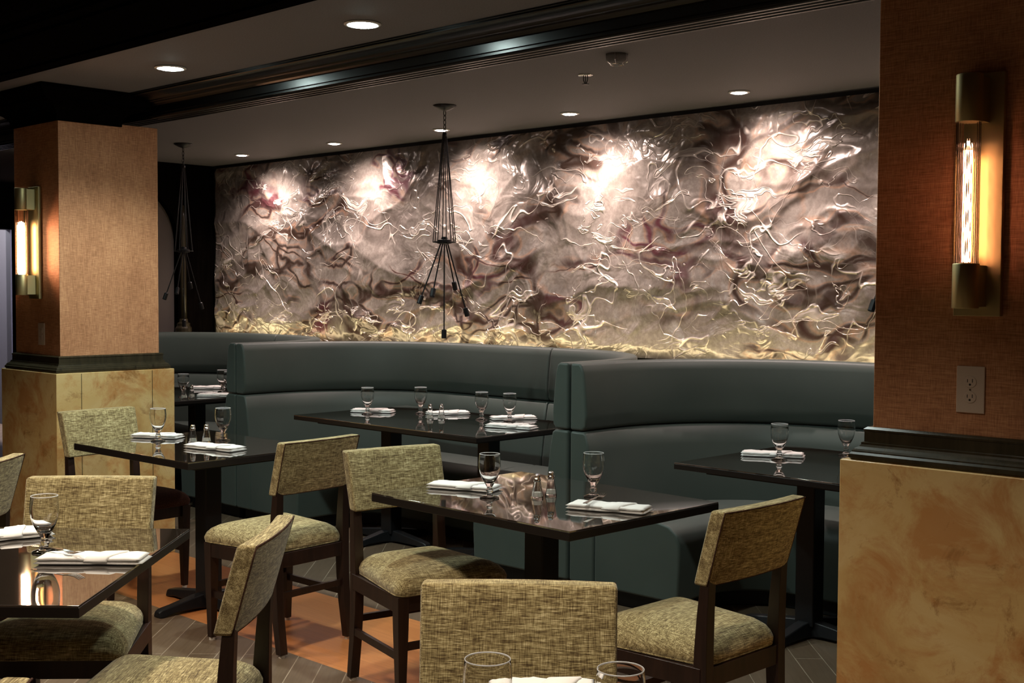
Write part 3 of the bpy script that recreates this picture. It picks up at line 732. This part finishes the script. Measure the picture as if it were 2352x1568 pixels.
    for st, rev in ((fr, False), (bk, True)):
        for j in range(nz):
            for i in range(ny):
                q = (st[j][i], st[j][i + 1], st[j + 1][i + 1], st[j + 1][i]); bm.faces.new(q[::-1] if rev else q)
    for i in range(ny):
        bm.faces.new((fr[0][i], fr[0][i + 1], bk[0][i + 1], bk[0][i])); bm.faces.new((fr[nz][i], fr[nz][i + 1], bk[nz][i + 1], bk[nz][i]))
    for j in range(nz):
        bm.faces.new((fr[j][0], fr[j + 1][0], bk[j + 1][0], bk[j][0])); bm.faces.new((fr[j][ny], fr[j + 1][ny], bk[j + 1][ny], bk[j][ny]))
    br_ = finish('backrest', bm, 'tweed', t, bevel=0.009, seg=3, angle=50)
    bm = bmesh.new()
    loop = [P(-1 + 2 * i / ny, 1, 0) for i in range(ny + 1)] + [P(1, 1 - j / nz, 0) for j in range(1, nz + 1)] + [P(1 - 2 * i / ny, 0, 0) for i in range(1, ny + 1)] + [P(-1, j / nz, 0) for j in range(1, nz + 1)]
    cx_ = Vector((-0.25, 0, (H0 + H1) / 2)); loop = [tuple(Vector(q) + (Vector((0.0015, 0, 0)))) for q in loop]
    loop = [(q[0] + 0.004, q[1] * 0.983, cx_.z + (q[2] - cx_.z) * 0.968) for q in loop]
    tube(bm, [(q[0] - 0.0045, q[1], q[2]) for q in loop], 0.0022, 5, cap=False); finish('seam', bm, 'brown', br_, smooth=True)
    return t
CH = chair(); used = []
GR = 'tweed chairs round the small tables'
for x, y, a, lb in (
    (-3.372, 3.080, -12.8, 'tweed chair with its seat facing right, at the left end of the middle table'),
    (-2.155, 3.085, 177.5, 'tweed chair seen from behind between the middle table and right pillar'),
    (-4.290, 3.095, 184.0, 'tweed chair at the right end of the table before the left pillar'),
    (-1.580, 1.680, -49.0, 'tweed chair back facing the camera at bottom centre behind the goblets'),
    (-3.554, 1.768, -44.6, 'tweed chair facing the camera behind the left edge table'),
    (-2.784, 1.669, 221.0, 'tweed chair seen edge-on from its side at lower left'),
    (-4.520, 1.715, 220.0, 'tweed chair back cut by the left frame edge'),
    (-1.937, 0.535, 221.0, 'tweed chair of which only a corner shows at the bottom left corner')):
    first_or_dup(CH, used, (x, y, 0), R_(a), lb, GR)
CA = chair('brown'); tag(CA, 'tweed-backed chair with a dark brown seat beside the left pillar base', 'chair', GR)
CA.location = (-5.57, 3.07, 0); CA.rotation_euler = (0, 0, R_(3))

# ------------------------------------------------------------------ table settings
def goblet():
    t = thing('water_goblet', '', 'glass')
    prof = [(0, 0.0), (0.034, 0.0), (0.0355, 0.002), (0.034, 0.004), (0.020, 0.009), (0.011, 0.014), (0.0095, 0.020), (0.013, 0.026), (0.0135, 0.030), (0.010, 0.034), (0.0095, 0.040), (0.013, 0.046), (0.0155, 0.051),
            (0.022, 0.062), (0.030, 0.078), (0.0365, 0.097), (0.0395, 0.115), (0.0395, 0.130), (0.038, 0.148), (0.0369, 0.1585), (0.0367, 0.1598), (0.0361, 0.1604), (0.0355, 0.1598), (0.0354, 0.158), (0.0368, 0.147), (0.0383, 0.130), (0.0383, 0.115), (0.0352, 0.0975), (0.0285, 0.079), (0.0185, 0.065), (0.008, 0.0575), (0, 0.0565)]
    bm = bmesh.new(); lathe(bm, prof, 40); g_ = finish('glass', bm, 'glass', t, smooth=True)
    g_.data.materials.append(M['rim'])
    for p_ in g_.data.polygons:
        if p_.center.z > 0.1575: p_.material_index = 1
    return t
def shaker():
    t = thing('shaker', '', 'shaker')
    bm = bmesh.new(); seg = 8
    lathe(bm, [(0, 0), (0.022, 0), (0.0225, 0.004), (0.0115, 0.063), (0.0095, 0.063), (0.019, 0.007), (0, 0.006)], seg); finish('glass_body', bm, 'glass', t)
    bm = bmesh.new(); lathe(bm, [(0, 0.0065), (0.0182, 0.0075), (0.0155, 0.022), (0, 0.023)], seg); finish('contents', bm, 'salt', t)
    bm = bmesh.new(); lathe(bm, [(0.009, 0.060), (0.0125, 0.060), (0.013, 0.064), (0.0125, 0.072), (0.0105, 0.073), (0.0115, 0.078), (0.0095, 0.085), (0.005, 0.0885), (0, 0.089)], 20); finish('cap', bm, 'chrome', t, smooth=True)
    return t
def napkin(seed, L=0.27, W=0.10, H=0.02):
    """folded napkin: stacked soft layers, a diagonal tuck across one end"""
    rnd = random.Random(seed)
    t = thing('folded_napkin', '', 'napkin')
    nx, ny = 26, 10
    for lay, (l0, l1, z0, z1, wsc) in enumerate(((-0.5, 0.5, 0.0, H * 0.55, 1.0), (-0.5, 0.48, H * 0.42, H, 0.96))):
        bm = bmesh.new(); T_, B_ = [], []
        for i in range(nx + 1):
            u = l0 + (l1 - l0) * i / nx; rt_, rb_ = [], []
            pinch = 1 - 0.16 * math.exp(-((u - 0.10) / 0.10) ** 2)
            for j in range(ny + 1):
                v = -0.5 + j / ny
                x = u * L; y = v * W * pinch * wsc + 0.004 * noise.noise(Vector((u * 3, seed, lay)))
                edge = max(0.0, 1 - abs(v * 2) ** 5) ** 0.5 * max(0.0, 1 - abs((u - (l0 + l1) / 2) * 2 / (l1 - l0)) ** 24) ** 0.5
                mid = (z0 + z1) / 2
                wv_ = 0.0035 * noise.noise(Vector((u * 7, v * 4 + seed, lay * 3.0))) + 0.002 * noise.noise(Vector((u * 17, v * 9 + seed, 4)))
                fold = 0.004 * max(0, 1 - abs(u - 0.14 - v * 0.18) / 0.05) * (lay == 1)
                rt_.append(bm.verts.new((x, y, max(0.0006, mid + (z1 - mid) * edge + (wv_ + fold) * edge)))); rb_.append((x, y, max(0.0003, mid - (mid - z0) * edge + (0 if lay == 0 else wv_ * edge))))
            T_.append(rt_); B_.append([bm.verts.new(q) for q in rb_])
        for i in range(nx):
            for j in range(ny):
                bm.faces.new((T_[i][j], T_[i + 1][j], T_[i + 1][j + 1], T_[i][j + 1])); bm.faces.new((B_[i][j], B_[i][j + 1], B_[i + 1][j + 1], B_[i + 1][j]))
        bmesh.ops.remove_doubles(bm, verts=bm.verts, dist=0.0004)
        bound = [e for e in bm.edges if e.is_boundary]
        if bound: bmesh.ops.holes_fill(bm, edges=bound, sides=0)
        finish('cloth_fold', bm, 'cloth', t, smooth=True)
    bm = bmesh.new()
    # tucked collar band that holds the roll
    for a_, hh in ((0, 0),):
        pts = []
        for j in range(13):
            v = -1 + 2 * j / 12; pts.append((0.13 * L + v * 0.02, v * W * 0.47, H * 0.55 + H * 0.52 * math.sqrt(max(0, 1 - v ** 4))))
        rings = []
        for q in pts:
            rings.append([bm.verts.new((q[0] - 0.030, q[1], q[2] - 0.002)), bm.verts.new((q[0] - 0.028, q[1], q[2] + 0.002)), bm.verts.new((q[0] + 0.028, q[1], q[2] + 0.0035)), bm.verts.new((q[0] + 0.034, q[1], q[2] - 0.002))])
        for A_, B__ in zip(rings, rings[1:]):
            for i in range(4): bm.faces.new((A_[i], A_[(i + 1) % 4], B__[(i + 1) % 4], B__[i]))
        bm.faces.new(rings[0][::-1]); bm.faces.new(rings[-1])
    finish('cloth_tuck', bm, 'cloth', t, smooth=True)
    return t
def fork():
    bm = bmesh.new()
    def slab(pts):  # (x, halfwidth, z)
        rings = [[bm.verts.new((x, -h, z)), bm.verts.new((x, h, z)), bm.verts.new((x, h, z + 0.002)), bm.verts.new((x, -h, z + 0.002))] for x, h, z in pts]
        for A_, B_ in zip(rings, rings[1:]):
            for i in range(4): bm.faces.new((A_[i], A_[(i + 1) % 4], B_[(i + 1) % 4], B_[i]))
        bm.faces.new(rings[0][::-1]); bm.faces.new(rings[-1])
    slab([(-0.09, 0.008, 0.003), (-0.05, 0.006, 0.004), (0.03, 0.003, 0.006), (0.045, 0.009, 0.003), (0.06, 0.012, 0.001)])
    for k in range(4):
        y = -0.0095 + k * 0.0063
        n0 = len(bm.verts); slab([(0.058, 0.0018, 0.001), (0.08, 0.0015, 0.002), (0.10, 0.0008, 0.008)])
        bm.verts.ensure_lookup_table()
        for v in bm.verts[n0:]: v.co.y += y
    return finish('fork', bm, 'steel')
ZT = 0.7602
G = goblet(); used = []
GG = 'clear stemmed water goblets on the tables'
for x, y, lb in ((-3.027, 3.085, 'clear goblet on the middle table beside its left napkin'), (-2.783, 3.370, 'clear goblet behind the right napkin of the middle table'),
    (-5.304, 3.104, 'clear goblet by the left napkin on the table before the left pillar'), (-5.110, 3.345, 'clear goblet behind the shakers on the table before the left pillar'),
    (-5.603, 4.669, 'leftmost goblet on the middle booth table'), (-5.404, 4.915, 'goblet just left of the shakers on the middle booth table'),
    (-4.908, 4.935, 'goblet third from left on the middle booth table'), (-4.735, 4.985, 'rightmost goblet on the middle booth table, between two napkins'),
    (-3.282, 1.565, 'goblet on the left edge table between two napkins'), (-2.823, 4.702, 'goblet standing by the napkin on the right booth table'),
    (-2.685, 5.047, 'goblet partly hidden by the ledge of the right pillar'), (-7.355, 4.500, 'goblet nearest the marble edge on the far booth table'),
    (-7.534, 4.928, 'goblet at the right on the far booth table'), (-7.345, 4.861, 'goblet half hidden by the first booth divider'),
    (-1.333, 1.356, 'large goblet at the bottom edge, the left one of two'), (-1.151, 1.463, 'goblet at the bottom edge, the right one of two')):
    first_or_dup(G, used, (x, y, ZT), random.random() * 6, lb, GG)
S = shaker(); used = []
for i, (x, y, lb) in enumerate(((-2.907, 3.206, 'left shaker of the pair on the middle table'), (-2.911, 3.285, 'right shaker of the pair on the middle table'),
    (-5.129, 3.188, 'left shaker of the pair on the table before the left pillar'), (-5.100, 3.245, 'right shaker of the pair on the table before the left pillar'),
    (-5.129, 4.738, 'left shaker of the pair on the middle booth table'), (-5.085, 4.786, 'right shaker of the pair on the middle booth table'),
    (-7.250, 4.440, 'left shaker of the pair on the far booth table'), (-7.267, 4.510, 'right shaker of the pair on the far booth table'))):
    first_or_dup(S, used, (x, y, ZT), 0.3 * i, lb, 'faceted glass salt and pepper shakers')
for i, (x, y, a, L, W, lb) in enumerate(((-3.235, 3.165, 20, 0.27, 0.11, 'white napkin behind the left goblet of the middle table'), (-2.575, 3.205, 20, 0.28, 0.11, 'white napkin with fork at the right of the middle table'),
    (-5.430, 3.175, 30, 0.25, 0.10, 'white napkin under the left goblet of the table before the left pillar'), (-4.855, 3.135, 12, 0.30, 0.11, 'white napkin in front of the shakers near the left pillar'),
    (-5.665, 4.765, 32, 0.26, 0.10, 'leftmost white napkin on the middle booth table'), (-5.255, 5.00, 62, 0.26, 0.10, 'white napkin right of the shakers on the middle booth table'),
    (-4.800, 5.085, 60, 0.27, 0.10, 'white napkin behind the rightmost goblet of the middle booth table'), (-4.500, 4.755, 16, 0.28, 0.10, 'white napkin nearest the divider on the middle booth table'),
    (-3.560, 1.560, 78, 0.29, 0.13, 'white napkin at the left frame edge behind the goblet'), (-3.070, 1.600, 43, 0.29, 0.10, 'long white napkin in front of the goblet on the left edge table'),
    (-2.905, 4.785, 27, 0.28, 0.10, 'white napkin on the right booth table'), (-7.84, 5.00, 50, 0.25, 0.10, 'white napkin at the back of the far booth table'),
    (-7.24, 4.68, 40, 0.24, 0.10, 'white napkin on the near right corner of the far booth table'), (-1.470, 1.640, 43, 0.20, 0.10, 'white napkin cut by the bottom edge beside the left goblet'))):
    o = napkin(i * 3.7 + 1, L, W, 0.022); o.location = (x, y, ZT); o.rotation_euler = (0, 0, R_(a)); tag(o, lb, 'napkin', 'white folded napkins')
F = fork(); used = []
tag(F, '', 'fork')
for x, y, a, lb in ((-2.635, 3.195, 110, 'steel fork tucked in the right napkin of the middle table'), (-3.155, 1.535, 15, 'steel fork tucked in the long napkin on the left edge table')):
    first_or_dup(F, used, (x, y, ZT + 0.0275), R_(a), lb, 'forks tucked in napkins')
